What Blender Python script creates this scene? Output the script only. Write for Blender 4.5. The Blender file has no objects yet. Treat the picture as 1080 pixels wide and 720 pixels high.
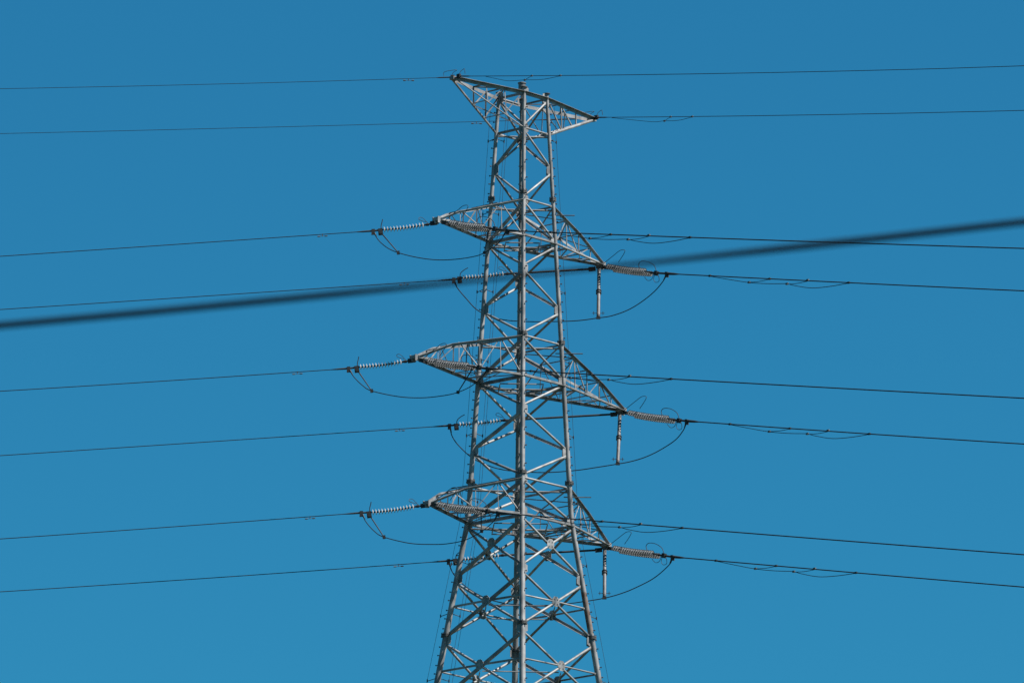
import bpy, math, random
from mathutils import Vector, Quaternion, Matrix
random.seed(4)
sc = bpy.context.scene
col = sc.collection

# ------------------------------------------------------------------ camera
cam_d = bpy.data.cameras.new('camera')
cam = bpy.data.objects.new('camera', cam_d); col.objects.link(cam)
sc.camera = cam
PITCH, ROLL = math.radians(13.4), math.radians(0.45)
fw = Vector((0, math.cos(PITCH), math.sin(PITCH)))
u0 = Vector((0, -math.sin(PITCH), math.cos(PITCH))); r0 = Vector((1, 0, 0))
rr = math.cos(ROLL)*r0 + math.sin(ROLL)*u0
uu = -math.sin(ROLL)*r0 + math.cos(ROLL)*u0
cam.matrix_world = Matrix(((rr.x, uu.x, -fw.x, 0), (rr.y, uu.y, -fw.y, 0), (rr.z, uu.z, -fw.z, 1.6), (0, 0, 0, 1)))
cam_d.sensor_width = 36.0
cam_d.lens = 8000/1080*36
cam_d.clip_start = 0.5; cam_d.clip_end = 9000
cam_d.dof.use_dof = True
cam_d.dof.focus_distance = 358.0
cam_d.dof.aperture_fstop = 7.5

# ------------------------------------------------------------------ sky and sun
SUN = Vector((0.92, -0.26, 1.18)).normalized()          # towards the sun
elev = math.asin(SUN.z); az = math.atan2(SUN.x, SUN.y)
w = bpy.data.worlds.new('World'); sc.world = w; w.use_nodes = True
nt = w.node_tree; nt.nodes.clear()
sky = nt.nodes.new('ShaderNodeTexSky'); sky.sky_type = 'NISHITA'; sky.sun_disc = False
sky.sun_elevation = elev; sky.sun_rotation = az
sky.air_density = 1.0; sky.dust_density = 0.3; sky.ozone_density = 1.0
mul = nt.nodes.new('ShaderNodeMix'); mul.data_type = 'RGBA'; mul.blend_type = 'MULTIPLY'; mul.inputs[0].default_value = 1
mul.inputs[7].default_value = (0.120, 0.70, 0.94, 1)
bg = nt.nodes.new('ShaderNodeBackground'); bg.inputs[1].default_value = 0.050
out = nt.nodes.new('ShaderNodeOutputWorld')
nt.links.new(sky.outputs[0], mul.inputs[6]); nt.links.new(mul.outputs[2], bg.inputs[0]); nt.links.new(bg.outputs[0], out.inputs[0])
sd = bpy.data.lights.new('sun', 'SUN'); sd.energy = 5.0; sd.angle = math.radians(0.5); sd.color = (1.0, 0.955, 0.905)
so = bpy.data.objects.new('sun', sd); col.objects.link(so)
so.rotation_euler = SUN.to_track_quat('Z', 'Y').to_euler()
so.location = SUN*500
vs = sc.view_settings
vs.view_transform = 'Standard'; vs.look = 'None'; vs.gamma = 1; vs.exposure = 0.93; vs.use_curve_mapping = False
STRINGS = [
    ('LN', 1, (-3.61, 345.673, 89.651), (-4.153, 345.673, 89.545), (-6.103, 345.673, 89.299), (-6.548, 345.673, 89.236), 5e-05, -0.07927),
    ('LN', 2, (-4.573, 344.595, 82.756), (-5.103, 344.595, 82.675), (-7.113, 344.595, 82.409), (-7.599, 344.595, 82.341), 0.000351, -0.08081),
    ('LN', 3, (-3.913, 345.34, 76.011), (-4.464, 345.34, 75.939), (-6.47, 345.34, 75.652), (-6.933, 345.34, 75.63), 0.000243, -0.08615),
    ('RN', 1, (-3.431, 345.586, 89.653), (-2.802, 344.979, 89.435), (-1.193, 343.428, 88.847), (-0.261, 342.53, 88.503), 9.8e-05, -0.19893),
    ('RN', 2, (-4.417, 344.509, 82.751), (-3.746, 343.862, 82.513), (-1.879, 342.063, 81.879), (-1.13, 341.34, 81.626), 5e-05, -0.1993),
    ('RN', 3, (-3.736, 345.255, 76.039), (-3.201, 344.739, 75.865), (-1.429, 343.031, 75.287), (-0.594, 342.226, 75.009), 8.5e-05, -0.20409),
    ('LF', 1, (3.941, 354.143, 89.588), (-0.39, 354.143, 89.294), (-2.418, 354.143, 89.09), (-2.805, 354.143, 89.007), 5e-05, -0.07737),
    ('LF', 2, (5.038, 355.295, 82.701), (-0.471, 355.295, 82.339), (-2.519, 355.295, 82.117), (-2.951, 355.295, 82.072), 5e-05, -0.07753),
    ('LF', 3, (4.332, 354.519, 75.88), (-0.508, 354.519, 75.564), (-2.497, 354.519, 75.34), (-2.926, 354.519, 75.291), 0.0003, -0.085),
    ('RF', 1, (4.304, 354.055, 89.663), (4.687, 353.686, 89.527), (6.5, 351.938, 88.888), (7.345, 351.124, 88.632), 0.000119, -0.20523),
    ('RF', 2, (5.333, 355.229, 82.782), (5.759, 354.818, 82.599), (7.631, 353.014, 81.933), (8.339, 352.331, 81.718), 0.000223, -0.20807),
    ('RF', 3, (4.603, 354.475, 75.966), (5.05, 354.044, 75.81), (6.914, 352.248, 75.196), (7.663, 351.526, 74.946), 6.3e-05, -0.20479),
]
JUMPERS = [
    ('N', 1, [(-6.547, 345.672, 89.19), (-6.318, 345.558, 88.772), (-5.909, 345.353, 88.357), (-5.368, 345.083, 88.041), (-4.471, 344.634, 87.707), (-3.577, 344.188, 87.488), (-2.687, 343.743, 87.407), (-1.8, 343.3, 87.441), (-1.314, 343.057, 87.566), (-0.698, 342.749, 87.926), (-0.305, 342.552, 88.472)]),
    ('F', 1, [(7.345, 351.124, 88.586), (7.166, 351.177, 88.248), (6.763, 351.297, 87.786), (6.18, 351.47, 87.334), (5.507, 351.671, 86.959), (4.742, 351.898, 86.728), (4.111, 352.086, 86.666), (3.164, 352.368, 86.596), (2.033, 352.704, 86.621), (0.674, 353.108, 86.708), (-0.599, 353.487, 86.906), (-1.604, 353.786, 87.368), (-2.248, 353.977, 88.065), (-2.664, 354.101, 88.608), (-2.804, 354.143, 88.946)]),
    ('N', 2, [(-7.576, 344.583, 82.288), (-7.371, 344.48, 81.925), (-6.964, 344.275, 81.473), (-6.514, 344.049, 81.152), (-5.266, 343.421, 80.745), (-4.157, 342.863, 80.567), (-3.142, 342.353, 80.561), (-2.483, 342.021, 80.648), (-1.869, 341.712, 80.874), (-1.346, 341.449, 81.267), (-1.129, 341.34, 81.558)]),
    ('F', 2, [(8.34, 352.331, 81.658), (8.206, 352.366, 81.295), (7.803, 352.472, 80.806), (7.041, 352.672, 80.336), (6.368, 352.849, 80.046), (5.694, 353.025, 79.871), (5.087, 353.185, 79.786), (4.118, 353.439, 79.672), (2.991, 353.735, 79.566), (1.409, 354.15, 79.552), (-0.406, 354.627, 79.782), (-1.682, 354.962, 80.311), (-2.462, 355.166, 81.002), (-2.832, 355.263, 81.534), (-2.95, 355.295, 82.007)]),
    ('N', 3, [(-6.91, 345.329, 75.578), (-6.727, 345.239, 75.177), (-6.321, 345.04, 74.687), (-5.874, 344.82, 74.374), (-4.674, 344.23, 73.968), (-3.657, 343.731, 73.817), (-2.908, 343.363, 73.777), (-2.074, 342.953, 73.876), (-1.332, 342.589, 74.208), (-0.766, 342.311, 74.645), (-0.594, 342.226, 74.964)]),
    ('F', 3, [(7.663, 351.526, 74.891), (7.53, 351.563, 74.577), (6.818, 351.764, 73.971), (5.927, 352.016, 73.535), (5.257, 352.206, 73.294), (4.475, 352.427, 73.112), (3.468, 352.711, 72.992), (2.347, 353.028, 72.91), (0.774, 353.473, 72.941), (-0.805, 353.92, 73.249), (-1.94, 354.24, 73.857), (-2.625, 354.434, 74.537), (-2.855, 354.499, 74.964), (-2.926, 354.519, 75.221)]),
]
EARTH = [
    ('near left', (-2.791, 346.418, 96.957), 0.000383, -0.04295),
    ('far left', (3.806, 353.67, 96.943), 0.000113, -0.03797),
    ('near right', (-2.701, 346.284, 96.967), 0.000311, -0.18312),
    ('far right', (3.896, 353.56, 96.962), 0.000274, -0.1764),
]
# ------------------------------------------------------------------ materials
def mat(name, base, rough=0.5, metal=0.0, var=0.0, scale=3.0, base2=None, bump=0.0, vary=0.0):
    m = bpy.data.materials.new(name); m.use_nodes = True
    t = m.node_tree; b = t.nodes['Principled BSDF']
    b.inputs['Roughness'].default_value = rough; b.inputs['Metallic'].default_value = metal
    b.inputs['Base Color'].default_value = (*base, 1)
    if base2:
        tc = t.nodes.new('ShaderNodeTexCoord'); n = t.nodes.new('ShaderNodeTexNoise')
        n.inputs['Scale'].default_value = scale; n.inputs['Detail'].default_value = 6
        r = t.nodes.new('ShaderNodeValToRGB')
        r.color_ramp.elements[0].position = 0.38; r.color_ramp.elements[0].color = (*base, 1)
        r.color_ramp.elements[1].position = 0.64; r.color_ramp.elements[1].color = (*base2, 1)
        t.links.new(tc.outputs['Object'], n.inputs['Vector']); t.links.new(n.outputs[0], r.inputs[0])
        if vary:                                      # each piece a little duller or brighter
            oi = t.nodes.new('ShaderNodeObjectInfo'); mr = t.nodes.new('ShaderNodeMapRange')
            mr.inputs[3].default_value = 1-vary; mr.inputs[4].default_value = 1+vary*.6
            mx = t.nodes.new('ShaderNodeVectorMath'); mx.operation = 'SCALE'
            t.links.new(oi.outputs['Random'], mr.inputs[0]); t.links.new(r.outputs[0], mx.inputs[0]); t.links.new(mr.outputs[0], mx.inputs['Scale'])
            t.links.new(mx.outputs[0], b.inputs['Base Color'])
        else: t.links.new(r.outputs[0], b.inputs['Base Color'])
        if bump:
            bp = t.nodes.new('ShaderNodeBump'); bp.inputs['Strength'].default_value = bump
            t.links.new(n.outputs[0], bp.inputs['Height']); t.links.new(bp.outputs[0], b.inputs['Normal'])
    return m
STEEL = mat('galvanised_steel', (0.135, 0.135, 0.133), 0.55, 0.15, base2=(0.27, 0.268, 0.262), scale=1.6, vary=.3)
STEEL2 = mat('galvanised_angle_steel', (0.135, 0.134, 0.132), 0.55, 0.12, base2=(0.26, 0.258, 0.253), scale=2.5, vary=.35)
DULL = mat('weathered_fittings', (0.03, 0.03, 0.03), 0.65, 0.0, base2=(0.09, 0.087, 0.083), scale=6)
DARK = mat('dark_iron', (0.010, 0.010, 0.012), 0.7, 0.0, base2=(0.022, 0.022, 0.022), scale=9)
WIRE = mat('weathered_conductor', (0.016, 0.017, 0.019), 0.75, 0.0, base2=(0.03, 0.03, 0.032), scale=4)
SHINY = mat('bright_aluminium_clamp', (0.06, 0.06, 0.06), 0.5, 0.0, base2=(0.12, 0.12, 0.12), scale=8)
RUST = mat('rust_streaked_steel', (0.16, 0.145, 0.13), 0.8, 0.0, base2=(0.085, 0.04, 0.022), scale=2.2)
PORC = mat('glazed_porcelain', (0.26, 0.26, 0.26), 0.2, 0.0, base2=(0.36, 0.36, 0.355), scale=5)
POSTM = mat('grey_polymer_housing', (0.06, 0.06, 0.06), 0.5, 0.0, base2=(0.12, 0.12, 0.12), scale=3)
PORC2 = mat('dusty_porcelain', (0.14, 0.146, 0.152), 0.3, 0.0, base2=(0.32, 0.33, 0.34), scale=9)
RUBBER = mat('black_cable_sheath', (0.003, 0.003, 0.004), 0.95, 0.0, base2=(0.006, 0.006, 0.007), scale=20)
for m_ in (RUBBER, WIRE): m_.node_tree.nodes['Principled BSDF'].inputs['Specular IOR Level'].default_value = 0.12
GRASS = mat('hill_ground', (0.02, 0.035, 0.012), 0.95, 0.0, base2=(0.045, 0.05, 0.025), scale=0.05, bump=0.4)

# ------------------------------------------------------------------ mesh helpers
class MB:
    def __init__(s): s.v = []; s.f = []; s.mi = []; s.m = 0
    def face(s, idx): s.f.append(idx); s.mi.append(s.m)
    def ring(s, c, a, b, r, n):
        k = len(s.v)
        for i in range(n):
            t = 2*math.pi*i/n; s.v.append(c + a*math.cos(t)*r + b*math.sin(t)*r)
        return k
    def path(s, pts, rad, n=8, cap=True):
        pts = [Vector(p) for p in pts]
        if not hasattr(rad, '__len__'): rad = [rad]*len(pts)
        d0 = (pts[1]-pts[0]).normalized()
        a = d0.orthogonal().normalized() if abs(d0.z) > .99 else d0.cross(Vector((0, 0, 1))).normalized()
        ks = []
        for i, p in enumerate(pts):
            d = (pts[min(i+1, len(pts)-1)]-pts[max(i-1, 0)]).normalized()
            a = (a - d*a.dot(d)).normalized(); b = d.cross(a)
            ks.append(s.ring(p, a, b, rad[i], n))
        for k0, k1 in zip(ks, ks[1:]):
            for i in range(n):
                j = (i+1) % n
                s.face((k0+i, k0+j, k1+j, k1+i))
        if cap:
            s.face(tuple(ks[0]+i for i in reversed(range(n)))); s.face(tuple(ks[-1]+i for i in range(n)))
        return s
    def tube(s, p, q, r0, r1=None, n=10): return s.path([p, q], [r0, r0 if r1 is None else r1], n)
    def box(s, c, ax, ay, az, sx, sy, sz):
        c = Vector(c); k = len(s.v)
        for x in (-1, 1):
            for y in (-1, 1):
                for z in (-1, 1): s.v.append(c + ax*(x*sx/2) + ay*(y*sy/2) + az*(z*sz/2))
        for f in ((0, 1, 3, 2), (4, 6, 7, 5), (0, 4, 5, 1), (2, 3, 7, 6), (0, 2, 6, 4), (1, 5, 7, 3)): s.face(tuple(k+i for i in f))
        return s
    def bar(s, p, q, up, w, t):                       # flat bar, w along up, t across
        p, q = Vector(p), Vector(q); d = (q-p); L = d.length; d.normalize()
        up = (up - d*up.dot(d)).normalized(); sd_ = d.cross(up)
        return s.box((p+q)/2, d, up, sd_, L, w, t)
    def angle(s, p, q, n1, n2, w, t=0.014):           # L section: heel on p-q, one flange along n1, the other along n2
        p, q = Vector(p), Vector(q); d = (q-p).normalized()
        a = (n1-d*n1.dot(d)).normalized(); b = (n2-d*n2.dot(d)-a*n2.dot(a)).normalized()
        prof = [(0, 0), (w, 0), (w, t), (t, t), (t, w), (0, w)]
        k = len(s.v)
        for e in (p, q):
            for x, y in prof: s.v.append(e+a*x+b*y)
        for i in range(6):
            j = (i+1) % 6; s.face((k+i, k+j, k+6+j, k+6+i))
        s.face((k+0, k+3, k+2, k+1)); s.face((k+0, k+5, k+4, k+3))
        s.face((k+6, k+7, k+8, k+9)); s.face((k+6, k+9, k+10, k+11))
        return s
    def lathe(s, c, ax, prof, n=16):                  # prof: (distance along ax, radius)
        ax = ax.normalized(); a = ax.orthogonal().normalized(); b = ax.cross(a); ks = []
        for h, r in prof: ks.append(s.ring(Vector(c)+ax*h, a, b, max(r, 1e-4), n))
        for k0, k1 in zip(ks, ks[1:]):
            for i in range(n):
                j = (i+1) % n; s.face((k0+i, k0+j, k1+j, k1+i))
        s.face(tuple(ks[0]+i for i in reversed(range(n)))); s.face(tuple(ks[-1]+i for i in range(n)))
        return s
    def build(s, name, m, parent=None, origin=None, smooth=True):
        o0 = Vector(origin) if origin is not None else Vector((0, 0, 0))
        me = bpy.data.meshes.new(name)
        me.from_pydata([tuple(Vector(v)-o0) for v in s.v], [], s.f)
        for x in (m if isinstance(m, (list, tuple)) else [m]): me.materials.append(x)
        me.polygons.foreach_set('material_index', s.mi)
        me.validate(); me.update()
        if smooth:
            import bmesh
            bm = bmesh.new(); bm.from_mesh(me)
            bmesh.ops.recalc_face_normals(bm, faces=bm.faces)
            for f in bm.faces: f.smooth = True
            for e in bm.edges:
                e.smooth = e.is_manifold and e.calc_face_angle(3) < math.radians(50)
            bm.to_mesh(me); bm.free()
        o = bpy.data.objects.new(name, me); col.objects.link(o)
        if parent: o.parent = parent
        else: o.location = o0
        return o

def tag(o, label=None, cat=None, group=None, kind=None):
    if label: o['label'] = label
    if cat: o['category'] = cat
    if group: o['group'] = group
    if kind: o['kind'] = kind
    return o
def empty(name, loc):
    o = bpy.data.objects.new(name, None); col.objects.link(o); o.location = loc; o.empty_display_size = 0.3
    return o
def place(me, name, parent, pos, q=None):
    o = bpy.data.objects.new(name, me); col.objects.link(o); o.parent = parent; o.location = pos
    if q is not None: o.rotation_mode = 'QUATERNION'; o.rotation_quaternion = q
    return o
def lerp(a, b, t): return a+(b-a)*t
def smooth_path(pts, k=6):                            # Catmull-Rom
    P = [Vector(p) for p in pts]; P = [P[0]*2-P[1]]+P+[P[-1]*2-P[-2]]; r = []
    for i in range(1, len(P)-2):
        for j in range(k):
            t = j/k; a, b, c, d = P[i-1:i+3]
            r.append(0.5*((2*b)+(c-a)*t+(2*a-5*b+4*c-d)*t*t+(3*b-a-3*c+d)*t**3))
    return r+[P[-2]]
Z = Vector((0, 0, 1))

# ------------------------------------------------------------------ ground: one sheet to the horizon, a hill under the pylon
TX, TY, ZB = 0.43, 350.0, 42.0
def ground_h(x, y):
    d = math.hypot(x-TX, y-TY)
    h = 42.0 if d < 14 else 42.0*math.exp(-((d-14)/105)**2)
    far = max(0, math.hypot(x, y-200)-700)
    return h + min(far*0.012, 12)*(math.sin(x*0.0021)*math.cos(y*0.0017)) + 0.35*math.sin(x*.11)*math.sin(y*.09)*min(1, d/60)
g = MB()
def steps(c):
    a = [0]
    while a[-1] < 4500: a.append(a[-1]+max(6, a[-1]*0.09))
    return [c-x for x in reversed(a[1:])]+[c+x for x in a]
gx, gy = steps(TX), steps(TY)
for y in gy:
    for x in gx: g.v.append(Vector((x, y, ground_h(x, y))))
nx = len(gx)
for j in range(len(gy)-1):
    for i in range(nx-1): g.face((j*nx+i, j*nx+i+1, (j+1)*nx+i+1, (j+1)*nx+i))
tag(g.build('ground', GRASS), kind='structure')

# ------------------------------------------------------------------ pylon
A = math.radians(47.6)
UD = Vector((-math.cos(A), -math.sin(A), 0)); VD = Vector((math.sin(A), -math.cos(A), 0))
def W(u, v, z): return Vector((TX, TY, 0))+UD*u+VD*v+Z*z
def S(z):                                             # half side of the body at height z
    if z > 76.3: return 0.815+(96.9-z)*0.0443
    return 1.728+(76.3-z)*0.1245
def corner(su, sv, z): s = S(z); return W(su*s, sv*s, z)
pylon = empty('transmission_tower', (TX, TY, ZB))
tag(pylon, 'tall grey galvanised steel lattice pylon with four tubular legs and four pairs of cross arms', 'pylon')
OP = Vector((TX, TY, ZB))
def P_(mb, name, m, parent=pylon, smooth=True): return mb.build(name, m, parent, OP, smooth)

A_LV = [96.9, 93.35, 89.75, 86.5, 83.0, 79.6, 76.15, 73.45, 70.55, 67.2]     # joints on the left and right legs (A)
B_LV = [95.15, 91.6, 88.2, 84.85, 81.3, 77.9]                               # joints on the near and far legs (B)
FLG = [91.95, 84.95, 78.15, 70.75, 63.5, 56]
def leg_r(z): return 0.088+(97-z)*0.0019 if z > 76 else 0.128+(76-z)*0.0028
bolt = MB(); bolt.tube((0, 0, 0), (0, 0, 0.085), 0.018, n=6); bolt.lathe((0, 0, 0.085), Z, [(0, 0.037), (0.03, 0.037)], 6)
bolt_me = bolt.build('step_bolt', DARK); bme = bolt_me.data; bpy.data.objects.remove(bolt_me)
rest = MB()
indiv = 0
LEGS = {(1, 1): 'near', (-1, 1): 'right', (1, -1): 'left', (-1, -1): 'far'}
for (su, sv), nm in LEGS.items():
    m = MB()
    zs = [97.15, 76.3]+[76.3-2.1*i for i in range(1, 17)]+[ZB-0.3]
    zz = [z for z in zs if z > ZB]+[ZB-0.3]
    pts = [corner(su, sv, z) for z in zz]
    # one long tube; the rusty length of the right leg gets the second material
    n = 14
    prev = None
    fine = sorted(set(zz+([72.9, 72.4, 71.9, 71.4, 70.9] if nm == 'right' else [])), reverse=True)
    fp = [corner(su, sv, z) for z in fine]
    ks = []
    a = VD; b = UD
    for z, p in zip(fine, fp): ks.append(m.ring(p, a, b, leg_r(z), n))
    for i, (k0, k1) in enumerate(zip(ks, ks[1:])):
        m.m = 1 if (nm == 'right' and 70.8 < fine[i+1] and fine[i] < 73.0) else 0
        for q in range(n): m.face((k0+q, k0+(q+1) % n, k1+(q+1) % n, k1+q))
    m.m = 0
    m.face(tuple(ks[0]+q for q in range(n)))
    leg = P_(m, 'leg', [STEEL, RUST])
    if nm == 'right': leg['label'] = 'leg with a brown rusty patch low down'
    for z in FLG:
        f = MB(); r = leg_r(z); c = corner(su, sv, z)
        f.lathe(c-Z*0.07, Z, [(0, r+.01), (0.004, r*1.55), (0.06, r*1.55), (0.062, r+.01), (0.078, r+.01), (0.08, r*1.55), (0.136, r*1.55), (0.14, r+.01)], 16)
        for q in range(8):
            t = q*math.pi/4; f.lathe(c-Z*0.11+UD*math.cos(t)*r*1.5+VD*math.sin(t)*r*1.5, Z, [(0, .022), (.23, .018)], 6)
        P_(f, 'flange', DULL, leg)
    cap = MB(); cap.lathe(corner(su, sv, 97.15), Z, [(0, 0.17), (0.03, 0.17)], 16); P_(cap, 'cap_plate', DULL, leg)
    # gussets: two plates standing along the two faces at every joint
    for z in (A_LV if su*sv < 0 else B_LV+[73.45, 70.55, 67.2, 97.0, 76.3]):
        gm = MB(); c = corner(su, sv, z); r = leg_r(z)
        hh = 0.62 if z in (96.9, 89.75, 83.0, 76.15) else 0.50
        for d, other in ((UD*-su, sv), (VD*-sv, su)):
            o = 0.14
            k = len(gm.v); w1 = r+0.22
            for s_ in (-1, 1):
                nrm = d.cross(Z)*0.008*s_
                for x, y in ((r*.8, -hh/2), (w1, -hh/3.2), (w1, hh/3.2), (r*.8, hh/2)): gm.v.append(c+d*x+Z*y+nrm)
            gm.face((k, k+1, k+2, k+3)); gm.face((k+7, k+6, k+5, k+4))
            for i in range(4): gm.face((k+i, k+4+i, k+4+(i+1) % 4, k+(i+1) % 4))
        P_(gm, 'gusset_plate', STEEL2, leg, False)
    # step bolts, alternating sides
    z = 96.6; i = 0
    while z > 45:
        d = (UD*su+VD*sv*0.35 if i % 2 else VD*sv+UD*su*0.35).normalized() if nm != 'near' else ((VD*.9-UD*.15) if i % 2 else (UD*.9-VD*.1)).normalized()
        p = corner(su, sv, z)+d*leg_r(z)*.9
        q = Z.rotation_difference(d)
        if z > 65 and (nm == 'near' or (nm == 'right' and indiv < 100)):
            place(bme, 'step_bolt', leg, p-OP, q); indiv += 1
        else: rest.tube(p, p+d*0.085, 0.018, n=6); rest.tube(p+d*.085, p+d*0.115, 0.037, n=6)
        z -= 0.44; i += 1
tag(P_(rest, 'step_bolt', DARK), kind='stuff')

def brace(p, q, r, name='brace', m=STEEL, parent=pylon, trim=0.16, flat=False):
    if flat:                                          # angle section: one leg in the plane of the face, the other turned inwards
        d = (q-p).normalized(); ax = d.cross(UD).normalized()
        if ax.z < 0: ax = -ax
        b = MB(); w = r*2.15
        b.angle(p+d*trim*.6-ax*w/2, q-d*trim*.6-ax*w/2, ax, UD*flat, w, .014)
        return P_(b, name, STEEL2, parent, False)
    b = MB(); d = (q-p); L = d.length; d.normalize()
    p1, q1 = p+d*trim, q-d*trim
    b.path([p1, p1+d*.10, p1+d*.2, q1-d*.2, q1-d*.10, q1], [r*.45, r*.55, r, r, r*.55, r*.45], 10)
    sd_ = d.cross(Z).normalized()
    b.bar(p1-d*.12, p1+d*.14, d.cross(sd_), r*2.0, .016); b.bar(q1-d*.14, q1+d*.12, d.cross(sd_), r*2.0, .016)
    return P_(b, name, m, parent)
FACES = [((1, 1), (1, -1)), ((1, 1), (-1, 1)), ((-1, -1), (1, -1)), ((-1, -1), (-1, 1))]     # (B leg, A leg)
def cut(lst, e): return lst
for bl, al in FACES:
    fl = {(1, 1): -1, (-1, -1): 1}[(bl[0], al[0])] if bl[0] == al[0] else False
    for i, zb in enumerate(B_LV):
        r = 0.052+0.0022*i
        if i < 6: brace(corner(*al, A_LV[i]-.12), corner(*bl, zb+.12), r, flat=False if fl == -1 else fl)
        brace(corner(*bl, zb-.12), corner(*al, A_LV[i+1]+.12), r, flat=fl)
    for za, zb in ((76.15, 73.45), (73.45, 70.55), (70.55, 67.2)):      # crossed panels with a plate in the middle
        a0, a1, b0, b1 = corner(*al, za-.2), corner(*al, zb+.15), corner(*bl, za-.2), corner(*bl, zb+.15)
        brace(a0, b1, .062, trim=.2, flat=False if fl == -1 else fl); brace(b0, a1, .062, trim=.2, flat=fl)
        s0, s1 = S(za), S(zb); zc = za-(za-zb)*s0/(s0+s1)
        c = (corner(*al, zc)+corner(*bl, zc))/2
        fx = (corner(*al, zc)-corner(*bl, zc)).normalized(); nn = fx.cross(Z)
        gm = MB(); gs = .26; k = 0
        if nn.dot(c-W(0, 0, zc)) < 0: nn = -nn
        c = c+nn*.075
        for s_ in (-1, 1):
            for t in range(8):
                a_ = math.pi/8+t*math.pi/4; gm.v.append(c+fx*math.cos(a_)*gs+Z*math.sin(a_)*gs+nn*.009*s_)
        gm.face(tuple(range(8))); gm.face(tuple(range(15, 7, -1)))
        for t in range(8): gm.face((t, 8+t, 8+(t+1) % 8, (t+1) % 8))
        for t in range(4):
            a_ = math.pi/4+t*math.pi/2; e = c+fx*math.cos(a_)*gs*.6+Z*math.sin(a_)*gs*.6
            gm.tube(e-nn*.03, e+nn*.045, .03, n=6)
        P_(gm, 'gusset_plate', STEEL2, smooth=False)
        if zb < 73:
            brace(corner(*al, zc), c, .04, 'horizontal_strut', trim=.12, flat=fl); brace(c, corner(*bl, zc), .04, 'horizontal_strut', trim=.12, flat=fl)
    for z, r in ((95.15, .045), (89.75, .0), (91.6, .045), (84.85, .045), (82.83, 0), (77.9, .05), (76.05, 0), (96.9, .045)):
        if r: brace(corner(*al, z), corner(*bl, z), r, 'horizontal_strut', trim=.1, flat=fl)
# diamonds and diagonals in plan
def mid(a, b, z): return (corner(*a, z)+corner(*b, z))/2
for z in (71.9, 68.7):
    c4 = [mid(*f, z) for f in (FACES[0], FACES[1], FACES[3], FACES[2])]
    for i in range(4): brace(c4[i], c4[(i+1) % 4], .028, 'plan_strut', trim=.22)
for z in (95.1, 91.5, 89.65, 84.75, 82.73, 77.8, 75.95):
    brace(corner(1, 1, z), corner(-1, -1, z), .036, 'plan_strut'); 
    brace(corner(1, -1, z-.09), corner(-1, 1, z-.09), .045, 'plan_strut')
for z in (89.6, 82.68, 75.9):
    c4 = [mid(*f, z) for f in (FACES[0], FACES[1], FACES[3], FACES[2])]
    for i in range(4): brace(c4[i], c4[(i+1) % 4], .03, 'plan_strut', trim=.1)
# the body below the frame, down to its footings
lo = MB(); lv = [67.2, 63.2, 58.6, 53.4, 47.6, ZB]
for bl, al in FACES:
    for za, zb in zip(lv, lv[1:]):
        lo.tube(corner(*al, za), corner(*bl, zb), .07, n=8); lo.tube(corner(*bl, za-.05), corner(*al, zb-.05), .07, n=8)
        lo.tube(corner(*al, zb), corner(*bl, zb), .06, n=8)
P_(lo, 'lower_bracing', STEEL)
for (su, sv) in LEGS:
    f = MB(); f.lathe(corner(su, sv, ZB-1.0), Z, [(0, .7), (1.3, .55), (1.32, .5)], 16); P_(f, 'footing', mat('concrete', (.3, .29, .27), .9, base2=(.38, .37, .35)) if 'concrete' not in bpy.data.materials else bpy.data.materials['concrete'])

# small top cylinder on the far leg
tc_ = MB(); c = corner(-1, -1, 97.1)
tc_.lathe(c, Z, [(0, .06), (.42, .06), (.43, .15), (.50, .19), (.56, .19), (.57, .17), (.84, .17), (.85, .20), (.90, .20), (.93, .12)], 16)
P_(tc_, 'top_cylinder', STEEL2)

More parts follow.
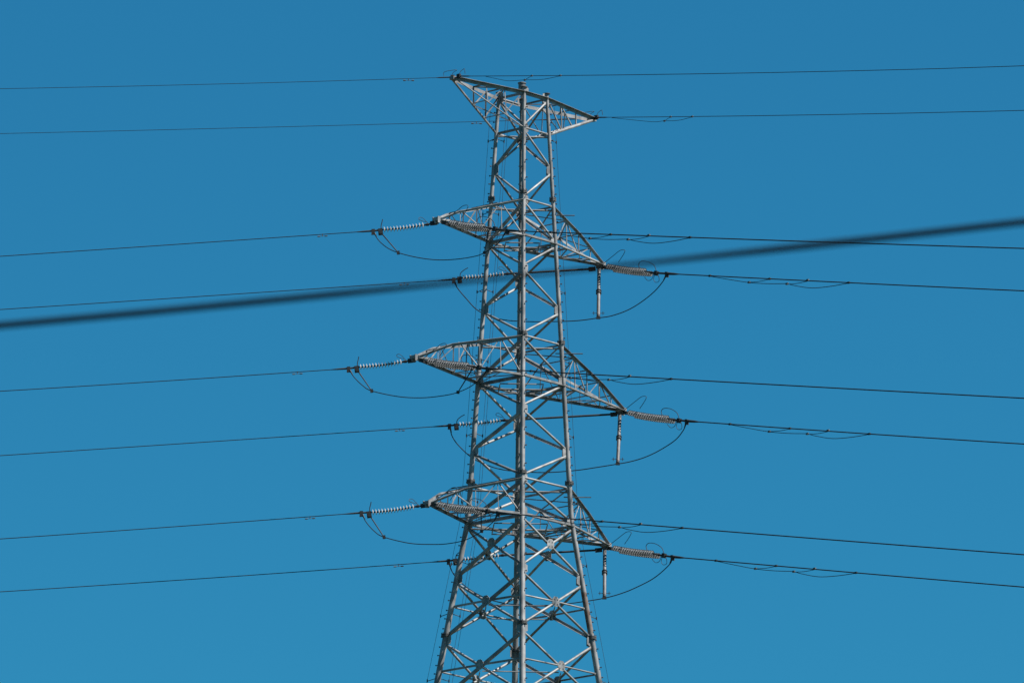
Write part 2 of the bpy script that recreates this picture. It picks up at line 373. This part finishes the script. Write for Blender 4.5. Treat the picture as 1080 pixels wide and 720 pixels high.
# cross arms -------------------------------------------------------------
def crossarm(sg, U_, zl, zu, ku, kz, nb, w):
    sl, su_ = S(zl), S(zu)
    vt = .14
    def low(f, sv): return W(sg*lerp(sl, U_, f), sv*lerp(sl, vt, f), zl)
    fk = (ku-sl)/(U_-sl)
    def up(f, sv):
        uk = lerp(sl, U_, f); vk = lerp(sl, vt, fk)
        if uk <= ku:
            t = (uk-su_)/(ku-su_); return W(sg*uk, sv*lerp(su_, vk, t), lerp(zu, kz, t))
        t = (uk-ku)/(U_-ku); return W(sg*uk, sv*lerp(vk, vt, t), lerp(kz, zl+.12, t))
    m = MB()
    for sv in (-1, 1):
        inn = VD*-sv
        if sv > 0: m.angle(low(-.02, sv), low(1, sv), VD, Z, w)
        else: m.angle(low(-.02, sv)+Z*w, low(1, sv)+Z*w, VD, -Z, w)
        ul = corner(sg, sv, zu)
        kp = up(fk, sv)
        m.angle(ul, kp, VD*sv, -Z, w*.9); m.angle(kp, up(1, sv), VD*sv, -Z, w*.9)
    # end plates and shackle lugs
    tip = W(sg*U_, 0, zl+.05)
    m.box(tip, UD, VD, Z, .42, .34, .16); m.box(tip+UD*sg*.1-Z*.12, UD, VD, Z, .26, .05, .18)
    for k in (-1, 1): m.box(tip+VD*k*.17+UD*sg*.05-Z*.03, UD, VD, Z, .3, .03, .3)
    arm = P_(m, 'crossarm', STEEL2, smooth=False)
    fs = [(i+1)/(nb+1) for i in range(nb)]
    prevl = {sv: low(0, sv) for sv in (-1, 1)}
    for sv in (-1, 1):
        s_ = MB(); last_l, last_u = corner(sg, sv, zl), corner(sg, sv, zu)
        off = VD*-sv*.03
        for i, f in enumerate(fs):
            l, u = low(f, sv)+off, up(f, sv)+off
            s_.angle(l, u, VD*-sv, UD*sg, .04, .01)
            a_, b_ = (last_u, l) if i % 2 else (last_l, u)
            s_.angle(a_, b_, VD*-sv, Z, .045, .01)
            last_l, last_u = l, u
        P_(s_, 'side_lattice', STEEL2, arm, False)
    for top in (0, 1):
        s_ = MB(); fn = up if top else low; dz = Z*(-.03 if top else .03)
        last = {sv: (corner(sg, sv, zu) if top else low(0, sv))+dz for sv in (-1, 1)}
        for i, f in enumerate(fs):
            a_, b_ = fn(f, -1)+dz, fn(f, 1)+dz
            s_.angle(a_, b_, UD*sg, Z, .045, .01)
            k = 1 if i % 2 else -1
            s_.angle(last[k], (a_, b_)[k < 0], UD*sg, Z, .045, .01)
            if i == 0: s_.angle(last[-k]+Z*.02, (b_, a_)[k < 0]+Z*.02, UD*sg, Z, .05, .01)
            last = {-1: a_, 1: b_}
        P_(s_, 'top_lattice' if top else 'bottom_lattice', STEEL2, arm, False)
    return arm
SPEC = [(5.86, 5.61, 89.75, 91.6, 4.87, 3.39, 90.36, 90.80, 3, .12), (7.32, 7.17, 82.83, 84.85, 5.47, 5.04, 83.81, 83.74, 4, .13), (6.31, 6.12, 76.05, 77.9, 4.69, 3.62, 76.99, 77.13, 3, .13)]
for un, uf, zl, zu, kn, kf, kzn, kzf, nb, w_ in SPEC:
    crossarm(1, un, zl, zu, kn, kzn, nb, w_); crossarm(-1, uf, zl, zu, kf, kzf, nb, w_)
    for sv in (-1, 1):                                # the lower chords run on through the body
        b = MB(); s = S(zl); b.angle(W(s, sv*(s+.0), zl), W(-s, sv*(s+.0), zl), VD, Z, w_+.02); P_(b, 'through_chord', STEEL2, smooth=False)
        brace(W(sv*s, s, zl+.03), W(sv*s, -s, zl+.03), .065, 'horizontal_strut', flat=-sv)
    # small rods that stick out past the legs at the upper joint
    b = MB(); c = corner(1, -1, zu+.08); b.tube(c+VD*.4, c-VD*1.25, .026, n=6); P_(b, 'perch_rod', DULL)
    b = MB(); c = corner(-1, 1, zu-.42); b.tube(c-Vector((.3, 0, 0)), c+Vector((1.0, 0, 0)), .026, n=6); P_(b, 'perch_rod', DULL)
# earth wire arms at the head: level top chords, rising lower chords
for sg, U_ in ((1, 4.85), (-1, 4.97)):
    m = MB(); zt, zb = 96.95, 95.15
    for sv in (-1, 1):
        m.angle(corner(sg, sv, zt), W(sg*U_, sv*.1, zt), VD*sv, -Z, .16)
        if sg > 0: m.angle(corner(1, sv, zt), corner(-1, sv, zt), VD*sv, -Z, .16)
        m.tube(corner(sg, sv, zb), W(sg*U_, sv*.1, zt-.1), (.05 if sv < 0 else .03) if sg > 0 else (.075 if sv > 0 else .04), n=8)
    m.box(W(sg*U_, 0, zt-.06), UD, VD, Z, .35, .26, .16)
    arm = P_(m, 'crossarm', STEEL2, smooth=False)
    s_ = S(zt)
    def tp(f, sv): return W(sg*lerp(s_, U_, f), sv*lerp(s_, .1, f), zt)
    def bt(f, sv): return lerp(corner(sg, sv, zb), W(sg*U_, sv*.1, zt-.1), f)
    for sv in (-1, 1):
        q = MB()
        for f0, f1 in (((.28, .25), (.55, .52)) if sg > 0 else ((.3, .28), (.62, .6))):
            q.angle(tp(f0, sv)-Z*.02, bt(f1, sv), VD*-sv, UD*sg, .055, .01)
        q.angle(tp(.28, sv), bt(.52, sv), VD*-sv, Z, .055, .01); q.angle(corner(sg, sv, zt), bt(.28, sv), VD*-sv, Z, .055, .01)
        P_(q, 'side_lattice', STEEL2, arm, False)
    q = MB()
    for f in (.28, .55):
        q.angle(tp(f, -1), tp(f, 1), UD*sg, -Z, .055, .01); q.angle(bt(f, -1), bt(f, 1), UD*sg, Z, .045, .01)
    q.angle(tp(0, -1), tp(.28, 1), UD*sg, -Z, .055, .01); q.angle(tp(.55, -1), tp(.28, 1), UD*sg, -Z, .055, .01); q.angle(bt(0, 1), bt(.52, -1), UD*sg, Z, .045, .01)
    P_(q, 'top_lattice', STEEL2, arm, False)
# fall-arrest cables beside the legs, held off on little brackets
for (su, sv), offs in (((1, -1), ((-.36, 0), (.40, 0), (.52, .1))), ((-1, 1), ((.33, 0),))):
    for ox, oy in offs:
        m = MB()
        pts = []
        for z in (96.5, 93, 89.75, 86.3, 83, 79.6, 76.3, 73, 70, 67, 60, 50, 43):
            k = 1 if z > 76.3 else 1+(76.3-z)*.045
            pts.append(corner(su, sv, z)+Vector((ox*k, oy, 0)))
        m.path(pts, .0085, 5)
        for z in (94.8, 91.2, 87.4, 84, 80.4, 77.2, 74.2, 71.7, 68.6):
            k = 1 if z > 76.3 else 1+(76.3-z)*.045
            if ox > .45: continue
            c = corner(su, sv, z); e = c+Vector((ox*k, oy, 0))
            m.tube(c+(e-c)*.2+Z*.08, e-Z*.05, .018, n=5); m.tube(e-Z*.1, e+Z*.04, .03, n=6)
        P_(m, 'safety_cable', DARK)

# ------------------------------------------------------------------ insulator strings
sh = MB()                                              # one cap-and-pin disc along +Z, cap towards 0
sh.lathe((0, 0, 0), Z, [(0, .03), (.0, .048), (.045, .05), (.055, .07), (.07, .112), (.090, .138), (.100, .138), (.097, .11), (.088, .07), (.10, .05), (.09, .028), (.146, .02)], 18)
t_ = sh.build('insulator_disc', [PORC, DARK]); disc_me = t_.data; bpy.data.objects.remove(t_)
for p in disc_me.polygons:
    if p.center.z < .05 or (p.center.z > .098) : p.material_index = 1
disc2 = disc_me.copy(); disc2.materials[0] = PORC2
LV = {1: 'top', 2: 'middle', 3: 'lowest'}
SIDE = {'LN': ('{} left cross arm tip, pulling left', 'white single insulator string'),
        'RN': ('{} left cross arm tip, pulling right', 'grey double insulator string'),
        'LF': ('{} right cross arm, behind the legs', 'insulator string on a long rod'),
        'RF': ('{} right cross arm tip, pulling right', 'grey double insulator string')}
JP = {(k, i): [Vector(p) for p in pts] for k, i, pts in JUMPERS}
CLAMP = {}
for kd, lvl, P0, D0, D1, K, qa, qb in STRINGS:
    P0, D0, D1, K = map(Vector, (P0, D0, D1, K))
    dr = (D1-D0).normalized(); hz = Vector((dr.x, dr.y, 0)).normalized(); up = (Z-dr*Z.dot(dr)).normalized(); lat = dr.cross(up)
    root = empty('insulator_string', P0)
    where, what = SIDE[kd]
    left = kd[0] == 'L'
    tag(root, what+' at the '+where.format(LV[lvl]), 'insulator string',
        'single insulator strings on the left' if left else 'double insulator strings on the right')
    def B(mb, name, m, par=root, smooth=True, P0=P0): return mb.build(name, m, par, P0, smooth)
    n = round((D1-D0).length/.146)
    rot = Z.rotation_difference(dr)
    rows = [Vector((0, 0, 0))] if left else [lat*.23+up*.03, -lat*.23-up*.03]
    pitch = (D1-D0).length/n
    for ri, ofs in enumerate(rows):
        for i in range(n):
            sag = -Z*(.035*math.sin(math.pi*(i+.5)/n))
            place(disc_me if left else disc2, 'insulator_disc', root, D0+dr*pitch*i+ofs+sag-P0, rot @ Quaternion((0, 0, 1), random.random()*6))
    lk = MB()
    if left:
        lk.tube(P0, D0, .042 if kd == 'LN' else .05, n=8)
        lk.lathe(D0-dr*.22, dr, [(0, .03), (.02, .07), (.12, .07), (.2, .045)], 10)
        lk.box(P0+dr*.12, dr, up, lat, .34, .2, .09)
        B(lk, 'link_rod', DARK)
    else:
        lk.box(lerp(P0, D0, .35), dr, up, lat, .30, .16, .12)
        lk.box(D0-dr*.12, dr, up, lat, .10, .05, .62); B(lk, 'yoke_plate', DARK, smooth=False)
    ye = MB()
    if left:
        ye.tube(D1, K, .045, n=8); ye.box(D1+dr*.13-up*.09, dr, up, lat, .22, .30, .16)
        ye.lathe(D1+dr*.12-up*.12, lat, [(-.12, .10), (.12, .10)], 12)
    else:
        ye.box(D1+dr*.10, dr, up, lat, .10, .06, .62)
        ye.bar(D1+dr*.10+lat*.28, D1+dr*.48, lat, .05, .03); ye.bar(D1+dr*.10-lat*.28, D1+dr*.48, lat, .05, .03)
        ye.tube(D1+dr*.1, K, .05, n=8); ye.box(D1+dr*.52, dr, up, lat, .18, .22, .16)
    B(ye, 'yoke_plate', DARK, smooth=False)
    def horn(base, pts, r=.016, side=0):
        h = MB(); h.path(smooth_path([base+hz*a*1.0+Z*b+lat*(side+c_) for a, b, c_ in pts], 5), r, 6)
        B(h, 'arcing_horn', DARK)
    if left:
        horn(D0, [(-.24, .0, 0), (-.11, .15, .05), (.1, .37, .12), (.24, .38, .1), (.27, .27, .03), (.14, .19, -.04), (-.08, .14, 0)], .013)
        b_ = .0 if kd == 'LN' else -.3
        horn(D1, [(.09, -.1, 0), (.09, .2, 0), (.05+b_*.4, .38, 0), (.03+b_, .5, 0)], .021)
    else:
        horn(D0, [(-.5, .18, .1), (.35, .56, .1), (.75, .72, .1), (1.05, .68, .1), (.98, .50, .1), (.63, .15, .1)], .014)
        horn(D1, [(.5, .0, 0), (.36, .28, 0), (-.02, .52, 0), (-.4, .62, 0), (-.6, .58, 0), (-.64, .42, 0), (-.45, .12, 0)], .016)
        horn(D1, [(.12, -.05, -.25), (-.05, -.27, -.28), (-.3, -.30, -.28), (-.5, -.1, -.25)], .013)
        horn(D1, [(.3, .0, -.2), (.1, -.28, -.25), (.2, -.47, -.28), (.42, -.45, -.28), (.46, -.2, -.2), (.4, .0, 0)], .013)
    if kd == 'LN':
        e = JP[('N', lvl)][3]; b = MB(); b.tube(D1+dr*.1-up*.15, e, .03, .025, 8); b.box(e, dr, up, lat, .14, .16, .1); B(b, 'jumper_bracket', DARK)
    if kd == 'RN':
        e = JP[('N', lvl)][{1: 8, 2: 7, 3: 8}[lvl]]; b = MB(); b.tube(D1+dr*.1-up*.1, e, .03, .025, 8); b.box(e, dr, up, lat, .12, .14, .1); B(b, 'jumper_bracket', DARK)
    # the line conductor dead-ended on this string
    plan = Vector((-1, 0, 0)) if left else Vector((.72, -.694, 0)).normalized()
    def at(t, K=K, plan=plan, qa=qa, qb=qb): return K+plan*t+Z*(qa*t*t+qb*t)
    r = .019 if left else .027
    lab = 'line wire running {} from the {} {}'.format('left' if left else 'right', LV[lvl],
          {'LN': 'left cross arm tip', 'LF': 'long rod behind the tower legs',
           'RN': 'left cross arm and crossing the tower', 'RF': 'right cross arm tip'}[kd])
    wm = MB(); wm.path([at(t) for t in [0, .5, 1, 2, 4, 6, 8, 10, 12, 15, 20, 25, 30, 40, 60, 80, 110, 150, 200]], r, 8)
    wire = tag(wm.build('conductor', WIRE, None, K), lab, 'wire', 'line conductors')
    c_ = MB(); d_ = (at(1)-at(0)).normalized()
    c_.path([K-d_*.05, K+d_*.08, K+d_*.5, K+d_*.8], [r*1.9, r*2.5, r*2.1, r*1.15], 8)
    c_.box(K+d_*.02-Z*.05, d_, Z, d_.cross(Z), .16, .26, .12)
    c_.build('tension_clamp', DARK, wire, K)
    if left:
        t0 = 2.4; q = at(t0); dm = MB(); dd = (at(t0+.2)-q).normalized()
        dm.tube(q-dd*.2-Z*.09, q+dd*.2-Z*.09, .01, n=6); dm.tube(q+Z*.03, q-Z*.1, .018, n=6)
        for k in (-1, 1): dm.lathe(q+dd*k*.2-Z*.09, dd*k, [(-.10, .022), (-.04, .033), (.04, .022), (.05, .0)], 10)
        dm.build('vibration_damper', SHINY, wire, K)
    else:
        def off(t, dz): return at(t)-Z*dz
        l1 = MB(); l1.path(smooth_path([off(2.8, .02), off(4.0, .13), off(5.3, .23), off(6.5, .24), off(7.5, .20), off(7.75, .20), off(8.2, .27), off(9.25, .34), off(10.4, .22), off(11.55, .02)], 5), .017, 6)
        lp = l1.build('damping_loop', WIRE, wire, K)
        for t0, t1 in ((5.3, 6.6), (7.75, 9.0)):
            b = MB(); b.path(smooth_path([off(t0, .22), off((t0+t1)/2, .15), off(t1, .02)], 4), .015, 6); b.build('damping_loop', WIRE, wire, K)
        for t0, dz, mm in ((2.8, 0, DARK), (5.3, .22, SHINY), (6.6, 0, DULL), (7.7, .2, SHINY), (9.0, -.03, SHINY), (11.55, 0, DARK)):
            b = MB(); b.box(off(t0, dz), plan, Z, plan.cross(Z), .13, .085, .08); b.build('clamp', mm, wire, K)

# ------------------------------------------------------------------ jumpers and jumper posts
POST = {}
for k, lvl, pts in JUMPERS:
    P = [Vector(p) for p in pts]; j = MB(); sp = smooth_path(P, 6)
    j.path(sp, .021 if k == 'N' else .024, 8)
    o = tag(j.build('jumper_wire', WIRE, None, P[0]), ('thin slack jumper wire drooping under the %s left cross arm' if k == 'N' else 'slack jumper wire drooping below the %s right cross arm post') % LV[lvl], 'wire', 'slack jumper wires')
    for e, e2 in ((P[0], P[1]), (P[-1], P[-2])):
        c_ = MB(); d_ = (e2-e).normalized(); c_.path([e-d_*.02, e+d_*.12, e+d_*.3], [.045, .042, .026], 8); c_.build('terminal', DARK, o, P[0])
for lvl, (uf, zl) in {1: (5.61, 89.75), 2: (7.17, 82.83), 3: (6.12, 76.05)}.items():
    b = JP[('F', lvl)][5 if lvl == 3 else 6]; top = W(-uf+.08, 0, zl-.06)
    # hang straight down, its foot moved onto the jumper
    foot = Vector((b.x, b.y, b.z)); root = empty('jumper_post', top)
    tag(root, 'grey vertical post insulator hanging from the tip of the %s right cross arm' % LV[lvl], 'post insulator', 'post insulators hanging from the right cross arms')
    d_ = (foot-top).normalized(); L = (foot-top).length
    a_ = MB(); a_.lathe(top, d_, [(0, .12), (.03, .12), (.04, .085), (.12, .085)]+[(x, r_) for i in range(int((L-.35)/.07)) for x, r_ in ((.13+i*.07, .078), (.16+i*.07, .089))]+[(L-.14, .08)], 14)
    a_.build('post_body', POSTM, root, top)
    c_ = MB(); c_.lathe(top+d_*(L*.5), d_, [(-.11, .10), (-.1, .135), (-.07, .135), (-.06, .1), (.06, .1), (.07, .135), (.1, .135), (.11, .1)], 14)
    c_.build('collar', DARK, root, top)
    c_ = MB(); c_.lathe(foot-d_*.2, d_, [(0, .085), (.14, .085), (.16, .05), (.22, .04)], 12); c_.box(foot, Vector((1, 0, 0)), Vector((0, 1, 0)), Z, .2, .12, .1)
    c_.build('foot_clamp', DARK, root, top)
    for zoff in (.33,):
        c_ = MB(); p = foot-d_*zoff
        c_.tube(p-Vector((.3, 0, 0)), p+Vector((.3, 0, 0)), .013, n=6)
        for k in (-1, 1): c_.tube(p+Vector((.22*k, 0, -.08)), p+Vector((.22*k, 0, .09)), .015, n=6)
        c_.build('arcing_horn', DARK, root, top)

# ------------------------------------------------------------------ earth wires
for nm, K, qa, qb in EARTH:
    K = Vector(K); left = 'left' in nm
    plan = Vector((-1, 0, 0)) if left else Vector((.72, -.694, 0)).normalized()
    def at(t, K=K, plan=plan, qa=qa, qb=qb): return K+plan*t+Z*(qa*t*t+qb*t)
    m = MB(); m.path([at(t) for t in [0, 1, 2, 4, 6, 8, 10, 15, 20, 25, 30, 45, 60, 90, 120, 160, 200]], .0125 if left else .0155, 8)
    lab = {'near left': 'thin earth wire running left from the upper left peak of the tower head',
           'far left': 'thin earth wire passing left behind the tower head, second from the top',
           'near right': 'topmost thin earth wire passing right above the tower head',
           'far right': 'thin earth wire running right from the right tip of the tower head'}[nm]
    o = tag(m.build('earth_wire', WIRE, None, K), lab, 'wire', 'earth wires at the tower head')
    c_ = MB(); L = 2.7 if nm == 'far left' else .9
    c_.path([at(0), at(.1), at(L*.8), at(L)], [.03, .035, .03, .015], 8); c_.box(at(.12), plan, Z, plan.cross(Z), .2, .2, .12)
    c_.build('tension_clamp', DARK, o, K)
    h = MB(); s0 = at(.15)
    h.path(smooth_path([s0, s0+Vector((.05, 0, .22)), s0+Vector((.22, 0, .36)), s0+plan*.35+Z*.26, s0+plan*.38+Z*.05], 4), .012, 6)
    h.build('bonding_loop', DARK, o, K)
    if left:
        q = at(2.2 if nm == 'near left' else 5.6); dm = MB(); dm.tube(q-plan*.2-Z*.09, q+plan*.2-Z*.09, .01, n=6); dm.tube(q, q-Z*.1, .02, n=6)
        for k in (-1, 1): dm.tube(q+plan*k*.14-Z*.09, q+plan*k*.26-Z*.09, .032, n=8)
        dm.build('vibration_damper', SHINY, o, K)
    else:
        def off(t, dz): return at(t)-Z*dz
        T = (1.9, 3.4, 4.45, 4.9, 6.75) if nm == 'near right' else (1.15, 3.9, 4.6, 5.0, 6.4)
        b = MB(); b.path(smooth_path([off(T[0], .02), off((T[0]+T[1])/2, .14), off(T[1], .24), off(T[2], .20), off((T[2]+T[4])/2, .18), off(T[4], .02)], 5), .012, 6)
        b.build('damping_loop', WIRE, o, K)
        b = MB(); b.path(smooth_path([off(T[2], .2), off((T[2]+T[3])/2, .1), off(T[3], .01)], 4), .011, 6); b.build('damping_loop', WIRE, o, K)
        for t0, dz in ((T[2], .2), (T[3], 0), (T[4], 0)):
            b = MB(); b.box(off(t0, dz), plan, Z, plan.cross(Z), .10, .07, .06); b.build('clamp', SHINY, o, K)

# ------------------------------------------------------------------ overhead service cable close to the camera (out of focus)
m = MB()
xs = sorted([-25+i*1.25 for i in range(41)]+[-.9, -.6, -.3, -.12, .06, .15, .3, .6, .9])
m.path([Vector((x, 25, 7.7819+.11222*x+.00306*x*x)) for x in xs], [.0056+.0062*min(1, (abs(x-.12)/.75))**1.2 for x in xs], 10)
tag(m.build('overhead_cable', RUBBER, None, (0, 25, 7.7819)), 'thick blurred black cable crossing the whole picture close to the camera', 'cable')
